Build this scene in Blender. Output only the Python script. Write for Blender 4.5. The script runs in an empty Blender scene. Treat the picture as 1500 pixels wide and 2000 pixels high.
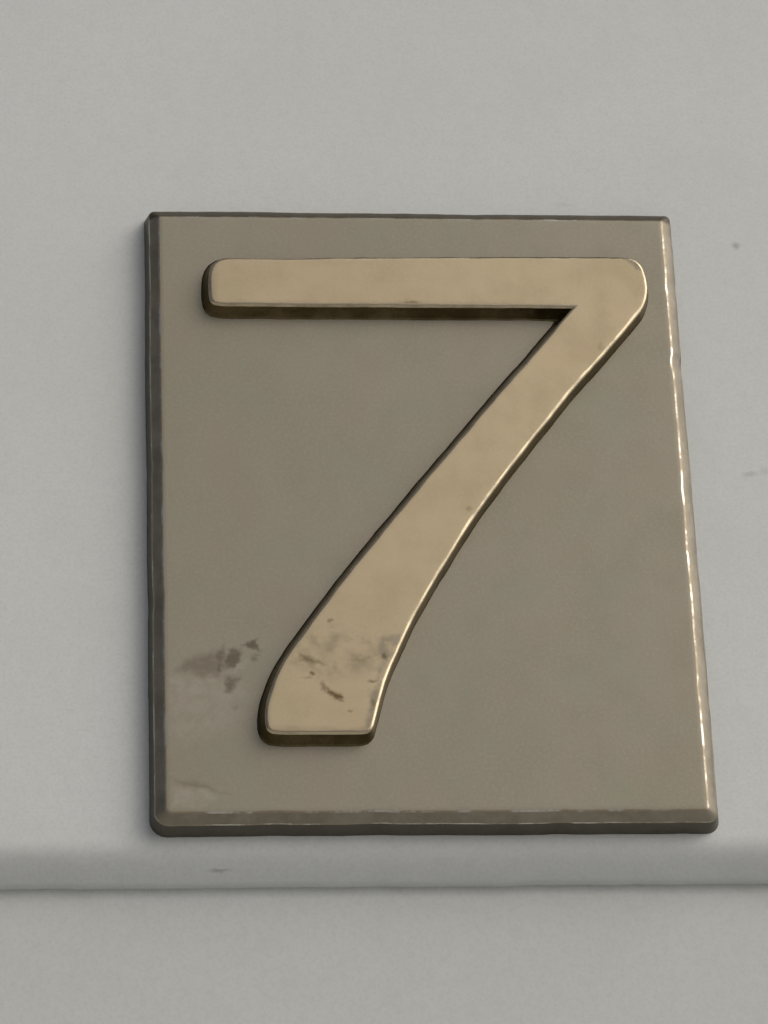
import bpy, bmesh, math, random
from mathutils import Vector, Matrix, noise as mnoise

S = bpy.context.scene
COL = S.collection
random.seed(7)
MM = 0.001
ORG = Vector((0.0, 0.0, 1.75))          # centre of the plate's front face

# ------------------------------------------------------------------ camera
cam_d = bpy.data.cameras.new('camera')
cam = bpy.data.objects.new('camera', cam_d)
COL.objects.link(cam)
YAW, PITCH, ROLL = 0.1001935, 0.44578497, -0.04118702
fw = Vector((math.sin(YAW)*math.cos(PITCH), math.cos(YAW)*math.cos(PITCH), math.sin(PITCH)))
rt = Vector((math.cos(YAW), -math.sin(YAW), 0))
up = rt.cross(fw)
rt, up = rt*math.cos(ROLL) + up*math.sin(ROLL), up*math.cos(ROLL) - rt*math.sin(ROLL)
M = Matrix(((rt.x, up.x, -fw.x), (rt.y, up.y, -fw.y), (rt.z, up.z, -fw.z))).to_4x4()
M.translation = ORG + Vector((-0.07124435, -0.63038127, -0.30463772))
cam.matrix_world = M
cam_d.sensor_fit = 'HORIZONTAL'
cam_d.sensor_width = 36.0
cam_d.lens = 36.0*7200/1500
cam_d.clip_start = 0.01
cam_d.clip_end = 100
S.camera = cam

# ------------------------------------------------------------------ light
SUN_ELEV, SUN_AZ = math.radians(33), math.radians(130)   # azimuth clockwise from +Y (into the wall)
w = bpy.data.worlds.new('World'); S.world = w; w.use_nodes = True
nt = w.node_tree
sky = nt.nodes.new('ShaderNodeTexSky'); sky.sky_type = 'NISHITA'
sky.sun_disc = False; sky.sun_elevation = SUN_ELEV; sky.sun_rotation = SUN_AZ
sky.air_density = 0.6; sky.dust_density = 8.0; sky.ozone_density = 2.0
bg = nt.nodes['Background']; bg.inputs['Strength'].default_value = 0.06
nt.links.new(sky.outputs[0], bg.inputs['Color'])
sun_d = bpy.data.lights.new('sun', 'SUN'); sun_d.energy = 1.3; sun_d.angle = math.radians(70)
sun_d.color = (1.0, 0.985, 0.96)
sun = bpy.data.objects.new('sun', sun_d); COL.objects.link(sun)
to_sun = Vector((math.sin(SUN_AZ)*math.cos(SUN_ELEV), math.cos(SUN_AZ)*math.cos(SUN_ELEV), math.sin(SUN_ELEV)))
sun.rotation_euler = to_sun.to_track_quat('Z', 'Y').to_euler()
sun.location = ORG + to_sun*3
S.view_settings.view_transform = 'Standard'
S.view_settings.look = 'None'
S.view_settings.gamma = 1.0
S.view_settings.exposure = -0.24

# ------------------------------------------------------------------ node helpers
class NT:
    def __init__(self, name):
        self.m = bpy.data.materials.new(name); self.m.use_nodes = True
        self.t = self.m.node_tree; self.b = self.t.nodes['Principled BSDF']
        self.co = self.n('ShaderNodeTexCoord').outputs['Object']
    def n(self, kind, **kw):
        o = self.t.nodes.new(kind)
        for k, v in kw.items(): setattr(o, k, v)
        return o
    def put(self, sock, v):
        if isinstance(v, bpy.types.NodeSocket): self.t.links.new(v, sock)
        else: sock.default_value = v
    def math(self, op, a, b=0.0, clamp=False):
        o = self.n('ShaderNodeMath', operation=op, use_clamp=clamp)
        self.put(o.inputs[0], a); self.put(o.inputs[1], b); return o.outputs[0]
    def dot(self, p, v):
        o = self.n('ShaderNodeVectorMath', operation='DOT_PRODUCT')
        self.put(o.inputs[0], p); o.inputs[1].default_value = v; return o.outputs['Value']
    def ramp(self, v, a, b, c=0.0, d=1.0, smooth=True):
        o = self.n('ShaderNodeMapRange', interpolation_type='SMOOTHSTEP' if smooth else 'LINEAR')
        self.put(o.inputs['Value'], v)
        for k, x in zip(('From Min', 'From Max', 'To Min', 'To Max'), (a, b, c, d)): o.inputs[k].default_value = x
        return o.outputs['Result']
    def noise(self, scale, detail=4, rough=0.55, p=None, stretch=None, col=False):
        p = p or self.co
        if stretch:
            mp = self.n('ShaderNodeMapping'); self.put(mp.inputs['Vector'], p); mp.inputs['Scale'].default_value = stretch
            p = mp.outputs[0]
        o = self.n('ShaderNodeTexNoise'); self.put(o.inputs['Vector'], p)
        o.inputs['Scale'].default_value = scale; o.inputs['Detail'].default_value = detail; o.inputs['Roughness'].default_value = rough
        return o.outputs['Color' if col else 'Fac']
    def mix(self, f, a, b):
        o = self.n('ShaderNodeMix', data_type='RGBA')
        self.put(o.inputs[0], f)
        for s, v in ((o.inputs[6], a), (o.inputs[7], b)):
            self.put(s, v if isinstance(v, bpy.types.NodeSocket) else (*v, 1) if len(v) == 3 else v)
        return o.outputs[2]
    def warp(self, amt, scale):
        c = self.noise(scale, 3, 0.6, col=True)
        s = self.n('ShaderNodeVectorMath', operation='SUBTRACT'); self.put(s.inputs[0], c); s.inputs[1].default_value = (.5, .5, .5)
        k = self.n('ShaderNodeVectorMath', operation='SCALE'); self.put(k.inputs[0], s.outputs[0]); k.inputs['Scale'].default_value = amt
        a = self.n('ShaderNodeVectorMath', operation='ADD'); self.put(a.inputs[0], self.co); self.put(a.inputs[1], k.outputs[0])
        return a.outputs[0]
    def poly(self, p, pts, soft):
        """mask of a convex polygon of (x, z) points in millimetres, edge softness in mm"""
        area = sum(a[0]*b[1]-b[0]*a[1] for a, b in zip(pts, pts[1:]+pts[:1]))
        if area < 0: pts = pts[::-1]
        v = None
        for a, b in zip(pts, pts[1:]+pts[:1]):
            dx, dz = b[0]-a[0], b[1]-a[1]; L = math.hypot(dx, dz)
            n = (-dz/L, dx/L)
            d = self.math('SUBTRACT', self.dot(p, (n[0], 0, n[1])), (n[0]*a[0]+n[1]*a[1])*MM)
            v = d if v is None else self.math('MINIMUM', v, d)
        return self.ramp(v, -soft*MM, soft*MM)
    def spot(self, p, x, z, rx, rz, soft=0.6):
        mp = self.n('ShaderNodeMapping'); self.put(mp.inputs['Vector'], p)
        mp.inputs['Location'].default_value = (-x/rx, 0, -z/rz); mp.inputs['Scale'].default_value = (1/(rx*MM), 0, 1/(rz*MM))
        l = self.n('ShaderNodeVectorMath', operation='LENGTH'); self.put(l.inputs[0], mp.outputs[0])
        return self.ramp(l.outputs['Value'], 1.0, 1.0-soft)
    def bump(self, h, strength, dist, normal=None):
        o = self.n('ShaderNodeBump'); o.inputs['Strength'].default_value = strength; o.inputs['Distance'].default_value = dist
        self.put(o.inputs['Height'], h)
        if normal: self.put(o.inputs['Normal'], normal)
        return o.outputs[0]
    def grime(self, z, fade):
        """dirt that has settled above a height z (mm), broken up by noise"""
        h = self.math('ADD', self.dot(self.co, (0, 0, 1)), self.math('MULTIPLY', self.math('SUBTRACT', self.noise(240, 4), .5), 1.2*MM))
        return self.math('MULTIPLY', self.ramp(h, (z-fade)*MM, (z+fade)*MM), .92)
    def maxi(self, *a):
        v = a[0]
        for x in a[1:]: v = self.math('MAXIMUM', v, x)
        return v

# ------------------------------------------------------------------ materials
def paint_material(name='white_paint', k=1.0):
    N = NT(name)
    big = N.noise(14, 3); mid = N.noise(90, 4); fine = N.noise(1500, 2, 0.7); speck = N.noise(420, 4, 0.65)
    base = N.mix(N.ramp(big, .3, .7), (.735, .77, .745), (.76, .795, .775))
    base = N.mix(N.math('MULTIPLY', N.ramp(mid, .45, .75), .35), base, (.705, .735, .70))
    base = N.mix(N.math('MULTIPLY', N.ramp(speck, .35, .75), .30), base, (.665, .70, .675))
    base = N.mix(N.math('MULTIPLY', N.ramp(fine, .40, .72), .42), base, (.62, .655, .63))
    p = N.warp(1.6*MM, 500)
    marks = N.maxi(N.math('MULTIPLY', N.spot(p, 65.9, 60.2, 1.3, 1.2, .9), .55),
                   N.math('MULTIPLY', N.spot(p, 64.6, 9.0, 2.6, 1.0, .9), .3),
                   N.math('MULTIPLY', N.spot(p, 67.9, 9.6, 2.0, 1.3, .9), .2),
                   N.math('MULTIPLY', N.spot(p, 32.0, 69.2, 3.5, .8, .9), .12),
                   N.math('MULTIPLY', N.spot(p, -40.1, -71.0, 2.6, .45, .9), .55))
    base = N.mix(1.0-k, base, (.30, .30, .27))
    base = N.mix(marks, base, (.30, .30, .29))
    N.put(N.b.inputs['Base Color'], base)
    N.put(N.b.inputs['Roughness'], N.ramp(mid, .3, .7, .42, .55))
    N.b.inputs['Specular IOR Level'].default_value = .35
    nrm = N.bump(N.noise(45, 3), .22, .0006)
    nrm = N.bump(N.noise(600, 4, .6), .15, .0002, nrm)
    N.put(N.b.inputs['Normal'], nrm)
    return N.m

def plate_material():
    N = NT('dull_bronze')
    big = N.noise(22, 3); mid = N.noise(110, 5, .6); fine = N.noise(1700, 3, .7)
    base = N.mix(N.ramp(big, .3, .7), (.33, .304, .219), (.35, .317, .242))
    base = N.mix(N.math('MULTIPLY', N.ramp(mid, .4, .75), .45), base, (.31, .29, .215))
    base = N.mix(N.math('MULTIPLY', N.ramp(fine, .4, .75), .5), base, (.42, .385, .31))
    hue = N.noise(70, 2, .5)
    base = N.mix(N.ramp(hue, .52, .66, 0, .32), base, (.36, .31, .24))
    base = N.mix(N.ramp(hue, .48, .34, 0, .30), base, (.325, .335, .25))
    p = N.warp(2.3*MM, 600); q = N.warp(2.2*MM, 260)
    dark = N.maxi(
        N.math('MULTIPLY', N.poly(p, [(-47.4, -34.6), (-46.1, -32.3), (-40.0, -30.7), (-39.6, -35.5), (-42.5, -35.7)], 1.04), .6),
        N.math('MULTIPLY', N.poly(p, [(-41.0, -31.6), (-39.0, -29.7), (-38.7, -31.8), (-39.3, -34.4), (-40.4, -35.4)], 0.69), .85),
        N.math('MULTIPLY', N.poly(p, [(-38.1, -30.4), (-35.7, -30.6), (-35.7, -32.6), (-37.0, -33.8), (-38.8, -34.2)], 0.57), .95),
        N.math('MULTIPLY', N.poly(p, [(-35.4, -29.6), (-32.6, -28.0), (-32.5, -30.7), (-34.0, -30.2)], 0.46), 1.0),
        N.math('MULTIPLY', N.poly(p, [(-33.7, -31.7), (-32.6, -31.7), (-32.7, -32.7), (-33.5, -32.7)], 0.69), .75),
        N.math('MULTIPLY', N.poly(p, [(-38.5, -35.9), (-36.0, -35.9), (-36.9, -37.8), (-38.0, -39.0), (-38.7, -38.8)], 0.69), .85),
        N.math('MULTIPLY', N.poly(p, [(-48.0, -56.6), (-44.3, -57.0), (-41.3, -58.4), (-46.6, -57.5)], 0.92), .6),
        N.math('MULTIPLY', N.spot(p, -37.0, -42.0, 1.0, .7, .8), .3),
        N.math('MULTIPLY', N.poly(q, [(-44.5, -34.8), (-39.5, -31.5), (-36.2, -31.0), (-37.4, -33.6), (-40.2, -35.2)], 1.0), .55))
    light = N.maxi(
        N.math('MULTIPLY', N.poly(q, [(-49.4, -35.6), (-42.6, -36.6), (-42.6, -39.0), (-49.4, -41.5)], .9), .5),
        N.math('MULTIPLY', N.poly(p, [(-43.0, -36.6), (-38.6, -34.6), (-38.6, -35.6), (-42.5, -38.8)], 0.92), .5),
        N.math('MULTIPLY', N.poly(q, [(-48.6, -57.8), (-42.9, -58.3), (-40.4, -59.6), (-44.0, -62.0), (-48.6, -61.6)], .8), .55),
        N.math('MULTIPLY', N.poly(q, [(-49.6, -38), (-38, -36.5), (-34, -39), (-38, -46), (-49.6, -50)], 2.5), .35),
        N.math('MULTIPLY', N.poly(p, [(-38.9, -34.2), (-36.0, -33.0), (-33.6, -30.8), (-33.4, -31.8), (-35.6, -34.6), (-38.6, -35.6)], .5), .45))
    base = N.mix(N.math('MULTIPLY', light, N.ramp(N.noise(420, 5, .65), .36, .6, .15, 1)), base, (.46, .425, .35))
    dark = N.math('MULTIPLY', dark, N.ramp(N.noise(700, 4, .6, stretch=(.45, 1, 1)), .25, .55, .5, 1))
    base = N.mix(dark, base, (.165, .14, .095))
    N.put(N.b.inputs['Base Color'], base)
    N.b.inputs['Metallic'].default_value = .32
    r = N.ramp(mid, .3, .7, .44, .54)
    N.put(N.b.inputs['Roughness'], N.math('ADD', r, N.math('MULTIPLY', dark, .15)))
    nrm = N.bump(N.noise(40, 3), .25, .0004)
    nrm = N.bump(N.noise(900, 3, .6), .15, .00008, nrm)
    N.put(N.b.inputs['Normal'], nrm)
    return N.m

def rim_material(name='tarnished_bronze', k=1.0):
    N = NT(name)
    mid = N.noise(120, 5, .6); fine = N.noise(700, 3, .6)
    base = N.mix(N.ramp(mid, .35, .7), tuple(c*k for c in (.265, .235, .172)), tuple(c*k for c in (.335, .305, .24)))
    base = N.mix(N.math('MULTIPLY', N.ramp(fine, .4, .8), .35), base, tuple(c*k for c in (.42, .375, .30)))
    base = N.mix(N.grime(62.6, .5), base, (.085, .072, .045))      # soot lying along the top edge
    N.put(N.b.inputs['Base Color'], base)
    N.b.inputs['Metallic'].default_value = .55
    N.put(N.b.inputs['Roughness'], N.ramp(mid, .3, .7, .3, .45))
    N.put(N.b.inputs['Normal'], N.bump(N.noise(260, 4, .6), .35, .0003))
    return N.m

def digit_material():
    N = NT('worn_brass')
    big = N.noise(35, 3); mid = N.noise(160, 5, .6); fine = N.noise(1700, 3, .7)
    base = N.mix(N.ramp(big, .3, .7), (.545, .455, .295), (.575, .48, .315))
    base = N.mix(N.math('MULTIPLY', N.ramp(mid, .4, .75), .4), base, (.50, .42, .275))
    base = N.mix(N.math('MULTIPLY', N.ramp(fine, .4, .75), .5), base, (.60, .515, .37))
    hue = N.noise(90, 2, .5)
    base = N.mix(N.ramp(hue, .52, .66, 0, .25), base, (.56, .445, .30))
    base = N.mix(N.ramp(hue, .48, .34, 0, .2), base, (.53, .46, .29))
    p = N.warp(1.3*MM, 900); q = N.warp(2.6*MM, 300)
    dull = N.maxi(
        N.math('MULTIPLY', N.poly(q, [(-25, -29), (-19, -26), (-9, -29), (-10, -37), (-22, -37.5), (-27, -35)], 1.8), N.ramp(N.noise(300, 5, .65), .36, .68)),
        N.math('MULTIPLY', N.poly(q, [(-11.6, -38.0), (-9.8, -39.4), (-10.8, -45), (-12.8, -48.4), (-15.2, -47.6), (-14.2, -43.2), (-12.2, -41)], .7), .85),
        N.math('MULTIPLY', N.poly(q, [(39, 52.8), (44, 52.6), (46.2, 48.2), (46, 45.5), (44.9, 47.6), (42.4, 51)], .6), .8),
        N.math('MULTIPLY', N.poly(q, [(-32, -47.2), (-9, -47.4), (-9, -49.5), (-32, -49.5)], .5), .6),
        N.math('MULTIPLY', N.poly(q, [(-42, 40), (-39.4, 40), (-38.8, 52.5), (-42, 52.5)], .6), .5),
        N.math('MULTIPLY', N.poly(q, [(-40, 42.2), (28, 42.1), (28, 40), (-40, 40)], .4), .35))
    base = N.mix(N.math('MULTIPLY', dull, .75), base, (.46, .40, .285))
    chips = N.maxi(
        N.poly(q, [(-12.2, -37.2), (-9.4, -37.4), (-9.6, -40), (-11, -45), (-12.6, -48.4), (-15.4, -48.2), (-14.2, -44), (-12.6, -41)], .9),
        N.poly(q, [(-9.4, -29.5), (-5, -28), (-8, -36), (-10.6, -37)], .7),
        N.poly(q, [(39.5, 53), (44, 53), (46.6, 48.5), (46.4, 44.8), (44.9, 47.2), (42.6, 50.8)], .6),
        N.poly(q, [(-33.6, -44), (-31, -45), (-29.4, -48), (-12, -47.9), (-12, -49.4), (-33, -49.4)], .5))
    chips = N.math('MULTIPLY', chips, N.ramp(N.noise(260, 5, .65), .40, .56))
    base = N.mix(N.math('MULTIPLY', chips, .8), base, (.36, .325, .245))
    dark = N.maxi(
        N.math('MULTIPLY', N.poly(p, [(-24.8, -32.8), (-22.6, -33.4), (-20.7, -34.6), (-22.5, -34.5), (-24.4, -33.8)], 0.60), .7),
        N.math('MULTIPLY', N.spot(p, -22.75, -36.6, .75, .7, .8), .85),
        N.math('MULTIPLY', N.spot(p, -23.6, -37.4, 1.4, .6, .9), .35),
        N.math('MULTIPLY', N.poly(p, [(-21.2, -38.6), (-20.1, -37.7), (-20.2, -39.2), (-19.6, -40.2), (-20.4, -40.3), (-21.1, -39.6)], 0.60), .65),
        N.math('MULTIPLY', N.poly(p, [(-20.2, -39.4), (-17.5, -40.8), (-17.2, -41.9), (-18.6, -41.6), (-20.1, -40.3)], 0.50), .95),
        N.math('MULTIPLY', N.spot(p, -17.6, -41.3, .6, .6, .8), 1.0),
        N.math('MULTIPLY', N.poly(p, [(-14.3, -33.8), (-12.2, -33.4), (-12.9, -34.2)], 0.60), .5),
        N.math('MULTIPLY', N.spot(p, -19.1, -25.8, .7, .6, .8), .55),
        N.math('MULTIPLY', N.spot(p, -9.2, -33.0, .8, 1.1, .8), .7),
        N.math('MULTIPLY', N.spot(p, -11.8, -38.2, 1.3, .5, .8), .6),
        N.math('MULTIPLY', N.spot(p, -11.6, -42.6, 1.0, .9, .8), .6),
        N.math('MULTIPLY', N.spot(p, -15.8, -44.0, .8, .4, .8), .45),
        N.math('MULTIPLY', N.spot(p, -1.2, 41.9, 2.6, 1.0, .8), .55),
        N.math('MULTIPLY', N.spot(p, 8.0, -2.6, .8, .8, .8), .28),
        N.math('MULTIPLY', N.spot(p, 35.6, 32.4, .9, 1.4, .8), .18),
        N.math('MULTIPLY', N.spot(p, 41.6, 52.4, .8, .6, .8), .6),
        N.math('MULTIPLY', N.spot(p, 45.3, 50.4, .7, .9, .8), .7),
        N.math('MULTIPLY', N.spot(p, 45.9, 46.0, .5, 1.2, .8), .6))
    base = N.mix(dark, base, (.20, .15, .07))
    N.put(N.b.inputs['Base Color'], base)
    N.b.inputs['Metallic'].default_value = .8
    r = N.ramp(mid, .3, .7, .56, .64)
    N.put(N.b.inputs['Roughness'], N.math('ADD', r, N.math('MULTIPLY', N.maxi(dark, dull), .15)))
    nrm = N.bump(N.noise(60, 3), .2, .0003)
    nrm = N.bump(N.noise(1000, 3, .6), .15, .00006, nrm)
    N.put(N.b.inputs['Normal'], nrm)
    return N.m

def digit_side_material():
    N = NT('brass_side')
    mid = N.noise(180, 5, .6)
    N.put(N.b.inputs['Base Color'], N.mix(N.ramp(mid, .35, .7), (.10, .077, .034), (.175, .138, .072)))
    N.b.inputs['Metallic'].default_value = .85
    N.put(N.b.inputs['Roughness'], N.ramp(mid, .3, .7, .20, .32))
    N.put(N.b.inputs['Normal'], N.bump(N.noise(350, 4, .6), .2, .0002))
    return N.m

def digit_edge_material():
    N = NT('polished_brass_edge')
    mid = N.noise(260, 5, .6)
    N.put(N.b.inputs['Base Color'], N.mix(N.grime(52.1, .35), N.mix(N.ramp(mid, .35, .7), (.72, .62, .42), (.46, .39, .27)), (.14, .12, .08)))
    N.b.inputs['Metallic'].default_value = .8
    N.put(N.b.inputs['Roughness'], N.ramp(mid, .3, .7, .15, .30))
    return N.m

def rim_edge_material():
    N = NT('rubbed_bronze_edge')
    mid = N.noise(140, 5, .65)
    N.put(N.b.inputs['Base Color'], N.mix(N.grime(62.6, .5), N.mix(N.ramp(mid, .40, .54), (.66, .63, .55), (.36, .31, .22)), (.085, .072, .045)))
    N.b.inputs['Metallic'].default_value = .7
    N.put(N.b.inputs['Roughness'], N.ramp(mid, .40, .58, .20, .5))
    N.put(N.b.inputs['Normal'], N.bump(N.noise(300, 3, .6), .3, .0002))
    return N.m

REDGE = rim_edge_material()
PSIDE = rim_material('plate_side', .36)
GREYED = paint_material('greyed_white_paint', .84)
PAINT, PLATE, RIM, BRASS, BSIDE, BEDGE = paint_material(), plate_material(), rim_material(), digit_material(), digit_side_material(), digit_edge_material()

# ------------------------------------------------------------------ object helpers
def link(name, bm, mats, parent, sharp=40):
    bmesh.ops.recalc_face_normals(bm, faces=bm.faces)
    me = bpy.data.meshes.new(name); bm.to_mesh(me); bm.free()
    for m in mats: me.materials.append(m)
    for f in me.polygons: f.use_smooth = True
    me.set_sharp_from_angle(angle=math.radians(sharp))
    o = bpy.data.objects.new(name, me); COL.objects.link(o); o.parent = parent
    return o

def thing(name, label, cat, loc):
    o = bpy.data.objects.new(name, None); COL.objects.link(o); o.location = loc
    o.empty_display_size = .02
    o['label'] = label; o['category'] = cat
    return o

def loft(bm, rings, mats):
    """rings: lists of (x, y, z) of equal length; mats: material index per band"""
    vs = [[bm.verts.new(Vector(p)*MM) for p in r] for r in rings]
    n = len(vs[0])
    for k, (a, b) in enumerate(zip(vs, vs[1:])):
        for i in range(n):
            j = (i+1) % n
            f = bm.faces.new((a[i], a[j], b[j], b[i])); f.material_index = mats[k]
    return vs

def fill_flat(bm, ring, mi):
    f = bm.faces.new(ring); f.material_index = mi
    return f

def offset(pts, d):
    """offset a closed 2-D outline by d (number or per-point list), mitred; + is outward"""
    n = len(pts); area = sum(pts[i][0]*pts[(i+1) % n][1]-pts[(i+1) % n][0]*pts[i][1] for i in range(n))
    s = 1 if area > 0 else -1
    out = []
    for i in range(n):
        a, b, c = (Vector(pts[(i+k) % n]) for k in (-1, 0, 1))
        e1, e2 = (b-a).normalized(), (c-b).normalized()
        n1, n2 = Vector((e1.y, -e1.x))*s, Vector((e2.y, -e2.x))*s
        m = (n1+n2).normalized(); k = 1/max(.3, m.dot(n1))
        dd = d[i] if isinstance(d, list) else d
        out.append(tuple(b + m*dd*k))
    return out

def nz(x, z, sc, seed=0): return mnoise.noise(Vector((x*sc, z*sc, seed*17.3+.5)))

# ------------------------------------------------------------------ the ground the wall stands on (below the frame)
def ground_material():
    N = NT('pale_paving')
    N.put(N.b.inputs['Base Color'], N.mix(N.ramp(N.noise(6, 5), .3, .7), (.52, .51, .49), (.58, .57, .55)))
    N.b.inputs['Roughness'].default_value = .9
    return N.m
bm = bmesh.new()
bmesh.ops.create_grid(bm, x_segments=2, y_segments=2, size=30)
g_me = bpy.data.meshes.new('ground'); bm.to_mesh(g_me); bm.free(); g_me.materials.append(ground_material())
ground = bpy.data.objects.new('ground', g_me); COL.objects.link(ground); ground['kind'] = 'structure'

# ------------------------------------------------------------------ the wall behind
T_PLATE = 5.4                                 # plate stands this far proud of the wall
wall = thing('panelled_wall', 'white painted wall board with a bevelled ledge running under the brown number plate', 'wall', ORG)
X0, X1 = -700, 700
bm = bmesh.new()
def box(bm, x0, x1, y0, y1, z0, z1):
    r = bmesh.ops.create_cube(bm, size=1)
    for v in r['verts']:
        v.co = Vector(((x0+x1)/2+v.co.x*(x1-x0), (y0+y1)/2+v.co.y*(y1-y0), (z0+z1)/2+v.co.z*(z1-z0)))*MM
box(bm, X0, X1, T_PLATE, 40, -60, 950)
link('upper_board', bm, [PAINT], wall)
bm = bmesh.new()                              # eased lip, sloping underside, quirk
xs = [X0] + [x for x in range(-140, 141, 2)] + [X1]
prof = [(T_PLATE, -60), (T_PLATE, -65.8), (T_PLATE+.06, -66.7), (T_PLATE+.25, -67.6), (T_PLATE+.6, -68.45), (T_PLATE+1.15, -69.3),
        (T_PLATE+1.9, -70.15), (9.75, -72.6), (10.1, -72.8), (10.5, -72.93), (16, -72.98)]
cols = []
for x in xs:
    c = []
    for k, (y, z) in enumerate(prof):
        dz = 0
        if 1 <= k: dz = .22*nz(x, k*.3, .045, 3) + .10*nz(x, 0, .2, 4)
        if k >= 7: dz += .16*nz(x, 0, .12, 5) + .08*nz(x, 0, .45, 6)
        c.append(bm.verts.new(Vector((x, y, z+dz))*MM))
    cols.append(c)
for a, b in zip(cols, cols[1:]):
    for i in range(len(prof)-1): bm.faces.new((a[i], a[i+1], b[i+1], b[i]))
link('moulding', bm, [PAINT], wall, 60)
bm = bmesh.new()
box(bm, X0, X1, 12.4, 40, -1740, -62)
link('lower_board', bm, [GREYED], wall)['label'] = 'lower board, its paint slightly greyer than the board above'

# ------------------------------------------------------------------ the house number
number = thing('house_number', 'dull bronze plate with a raised brass numeral 7 fixed to the white wall', 'house number', ORG)

def plate():
    W, H = 50.0, 62.64
    # corner order BR, TR, TL, BL: (radius at the front, growth of the radius with the outset)
    CR = [(.6, .65), (.35, .35), (.3, .4), (.9, .8)]
    NB, NS = 130, 170
    def ring(d):
        out = []
        w, h = W+d, H+d
        sx, sz = [1, 1, -1, -1], [-1, 1, 1, -1]
        rr = [max(.15, a+g*d) for a, g in CR]
        arcs = []
        for q in range(4):
            cx, cz, a0 = sx[q]*(w-rr[q]), sz[q]*(h-rr[q]), -90+90*q
            arcs.append([(cx+rr[q]*math.cos(math.radians(a0+18*i)), cz+rr[q]*math.sin(math.radians(a0+18*i))) for i in range(6)])
        for q in range(4):
            p, e = arcs[q-1][-1], arcs[q][0]
            m = NB if q in (0, 2) else NS
            for i in range(1, m): out.append((p[0]+(e[0]-p[0])*i/m, p[1]+(e[1]-p[1])*i/m))
            out += arcs[q]
        return out
    base = ring(0); n = len(base)
    wob = [.07*nz(x, z, .05, 1) + .035*nz(x, z, .25, 2) + .03*nz(x, z, 1.1, 3) for x, z in base]
    wob2 = [.14*nz(x, z, .05, 5) + .06*nz(x, z, .3, 6) for x, z in base]
    # (outset, y, share of the wobble): front face, eased edge, flared side to the wall
    steps = [(-.9, 0, 0), (-.12, .0, 1), (.08, .04, 1), (.32, .17, 1), (1.0, .66, 1), (1.75, 1.22, 1), (1.95, 1.42, 1), (2.06, 1.68, .9), (2.12, 2.0, .8), (2.9, T_PLATE+.2, .6)]
    nicks = [(51.5, 30.6, .55, .7), (51.5, 3.2, .22, .5), (51.5, -9.0, .2, .8), (51.5, -38.5, .25, .5), (51.5, 48.0, .2, .6),
             (-51.5, 8.0, .2, .8), (-51.5, -20, .25, 1.2), (-12, -64, .25, 1.5), (22, -64, .22, 1.0), (-30, -64, .3, 2.0), (12, 64, .15, 1.0)]
    for i, (x, z) in enumerate(base):
        for nx, nzz, dp, wd in nicks:
            q = math.hypot(x-nx, z-nzz)-1.5
            wob[i] -= .55*dp*math.exp(-(max(0, q)/wd)**2)
    rings = []
    for k, (d, y, wk) in enumerate(steps):
        R = ring(d); O = offset(R, [wk*wob[i] + (wob2[i] if k >= 4 else 0) for i in range(n)])
        rings.append([(x, y, z) for x, z in O])
    bm = bmesh.new()
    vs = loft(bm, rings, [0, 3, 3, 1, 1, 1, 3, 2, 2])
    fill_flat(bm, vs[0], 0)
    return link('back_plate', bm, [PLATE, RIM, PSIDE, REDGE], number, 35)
plate()

FACE = dict(
 top=[(-37.25, 51.55), (-25.23, 51.6), (-11.15, 51.95), (9.05, 52.25), (29.36, 52.45), (41.08, 52.55)],
 trc=[(43.2, 52.28), (44.6, 51.1), (45.25, 49.4), (45.62, 46.87), (45.55, 44.57), (45.02, 42.6)],
 dR=[(44.04, 40.64), (39.95, 35.39), (35.37, 29.92), (31.05, 24.9), (26.4, 19.01), (21.04, 12.1), (16.05, 5.5), (11.18, -1.25), (7.3, -7.0), (3.2, -13.79), (.5, -18.25), (-1.95, -22.47), (-3.93, -26.25), (-5.65, -29.9), (-7.2, -33.33), (-8.45, -36.23), (-9.61, -39.32), (-10.48, -42.2)],
 brc=[(-11.5, -46.3), (-11.95, -47.7), (-12.9, -48.4)],
 bot=[(-15.0, -48.52), (-22.15, -48.51), (-27.81, -48.5)],
 blc=[(-30.5, -48.3), (-31.35, -47.6), (-31.65, -46.2)],
 dL=[(-31.46, -43.16), (-30.73, -40.2), (-29.41, -36.81), (-27.71, -33.5), (-25.5, -30.0), (-22.7, -26.03), (-19.0, -20.85), (-14.39, -14.6), (-9.83, -8.75), (-5.0, -2.6), (.85, 4.75), (6.3, 11.5), (11.6, 18.05), (17.2, 24.95), (23.5, 32.5), (27.6, 37.45)],
 cor=[(30.72, 41.24)],
 bar=[(24.66, 41.22), (8.54, 41.18), (-5.51, 41.17), (-21.51, 41.15), (-37.44, 41.2)],
 tlc=[(-39.6, 41.5), (-40.35, 42.6), (-40.48, 45.4), (-40.3, 48.6), (-39.4, 50.6)])

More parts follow.
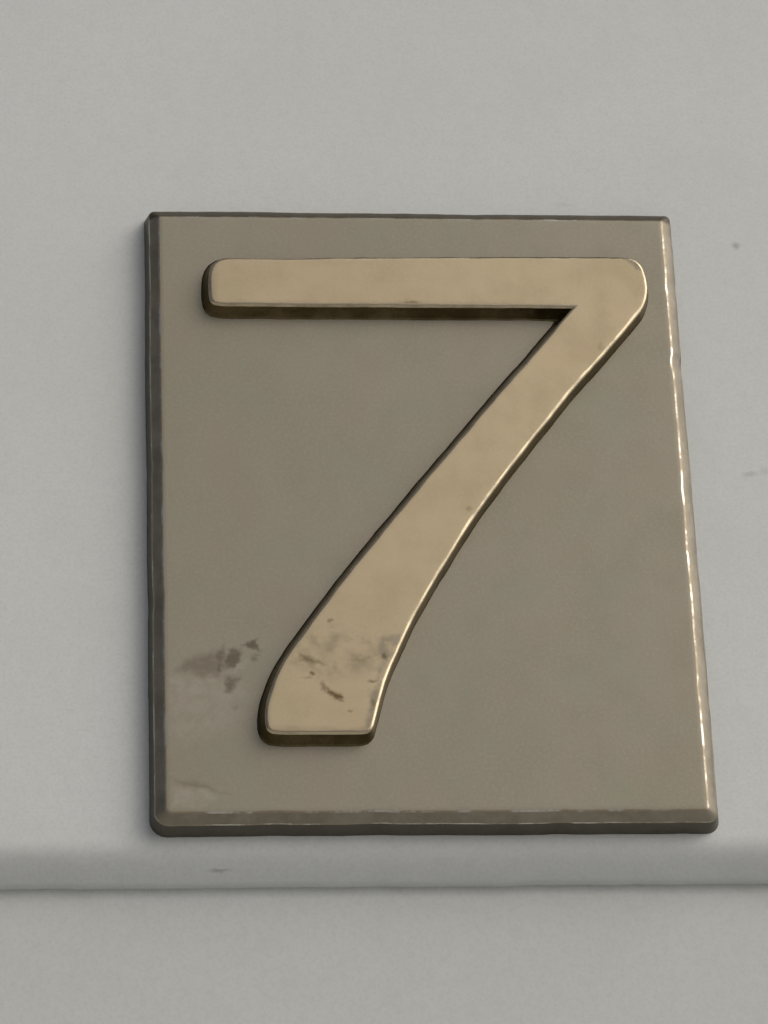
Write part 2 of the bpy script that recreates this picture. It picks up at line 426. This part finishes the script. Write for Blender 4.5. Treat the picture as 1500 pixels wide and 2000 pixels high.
def digit():
    pts = sum((FACE[k] for k in ('top', 'trc', 'dR', 'brc', 'bot', 'blc', 'dL', 'cor', 'bar', 'tlc')), [])
    ci = pts.index((30.72, 41.24))
    pts = pts[ci:] + pts[:ci]                 # start at the sharp inner corner
    P = [Vector(p) for p in pts]; n = len(P)
    dense = [tuple(P[0])]
    for i in range(n):                        # Catmull-Rom, straight next to the inner corner
        a, b, c, d = P[(i-1) % n], P[i], P[(i+1) % n], P[(i+2) % n]
        if i == 0: a = b - (c-b)
        if i == n-1: d = c + (c-b)
        L = (c-b).length
        m = max(2, int(L/1.1))
        t1 = (c-a)*.5*min(1, 2*L/max(L+(b-a).length, 1e-6)); t2 = (d-b)*.5*min(1, 2*L/max(L+(d-c).length, 1e-6))
        for k in range(1, m+1):
            if i == n-1 and k == m: break
            t = k/m
            if i in (0, n-1): v = b.lerp(c, t)
            else:
                v = b*(2*t**3-3*t*t+1) + t1*(t**3-2*t*t+t) + c*(-2*t**3+3*t*t) + t2*(t**3-t*t)
            if (v-P[0]).length < 4.2: continue
            dense.append(tuple(v))
    n = len(dense)
    wob = [.07*nz(x, z, .16, 8) + .05*nz(x, z, .6, 9) for x, z in dense]
    wob[0] = 0
    # heavier draft along the underside of the bar and the left than on the right
    O = offset(dense, 1.0)
    dirs = [Vector((O[i][0]-dense[i][0], O[i][1]-dense[i][1])).normalized() for i in range(n)]
    k_d = [1.0 - .62*max(0, d.x) - .16*max(0, -d.x) - .15*max(0, -d.y) for d in dirs]
    k_d[0] = 1.0
    steps = [(-.75, -3.0), (-.34, -3.0), (-.18, -2.97), (-.05, -2.89), (.05, -2.77), (.12, -2.62), (1.25, -.28), (1.42, -.10), (1.68, .0), (1.75, .15)]
    rings = []
    for k, (d, y) in enumerate(steps):
        rr = [(d*k_d[i] if d > 0 else d*(1+.35*max(0, dirs[i].x)+.9*max(0, -dirs[i].y)+.5*max(0, -dirs[i].x)+.5*nz(dense[i][0], dense[i][1], .3, 21))) + wob[i]*(1 if k > 0 else 0) + (.10*nz(dense[i][0], dense[i][1], .25, 11) if k > 5 and i else 0) for i in range(n)]
        rings.append([(x, y, z) for x, z in offset(dense, rr)])
    bm = bmesh.new()
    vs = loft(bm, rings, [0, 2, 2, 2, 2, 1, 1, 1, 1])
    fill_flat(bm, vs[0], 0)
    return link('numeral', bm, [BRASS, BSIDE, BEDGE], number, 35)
digit()
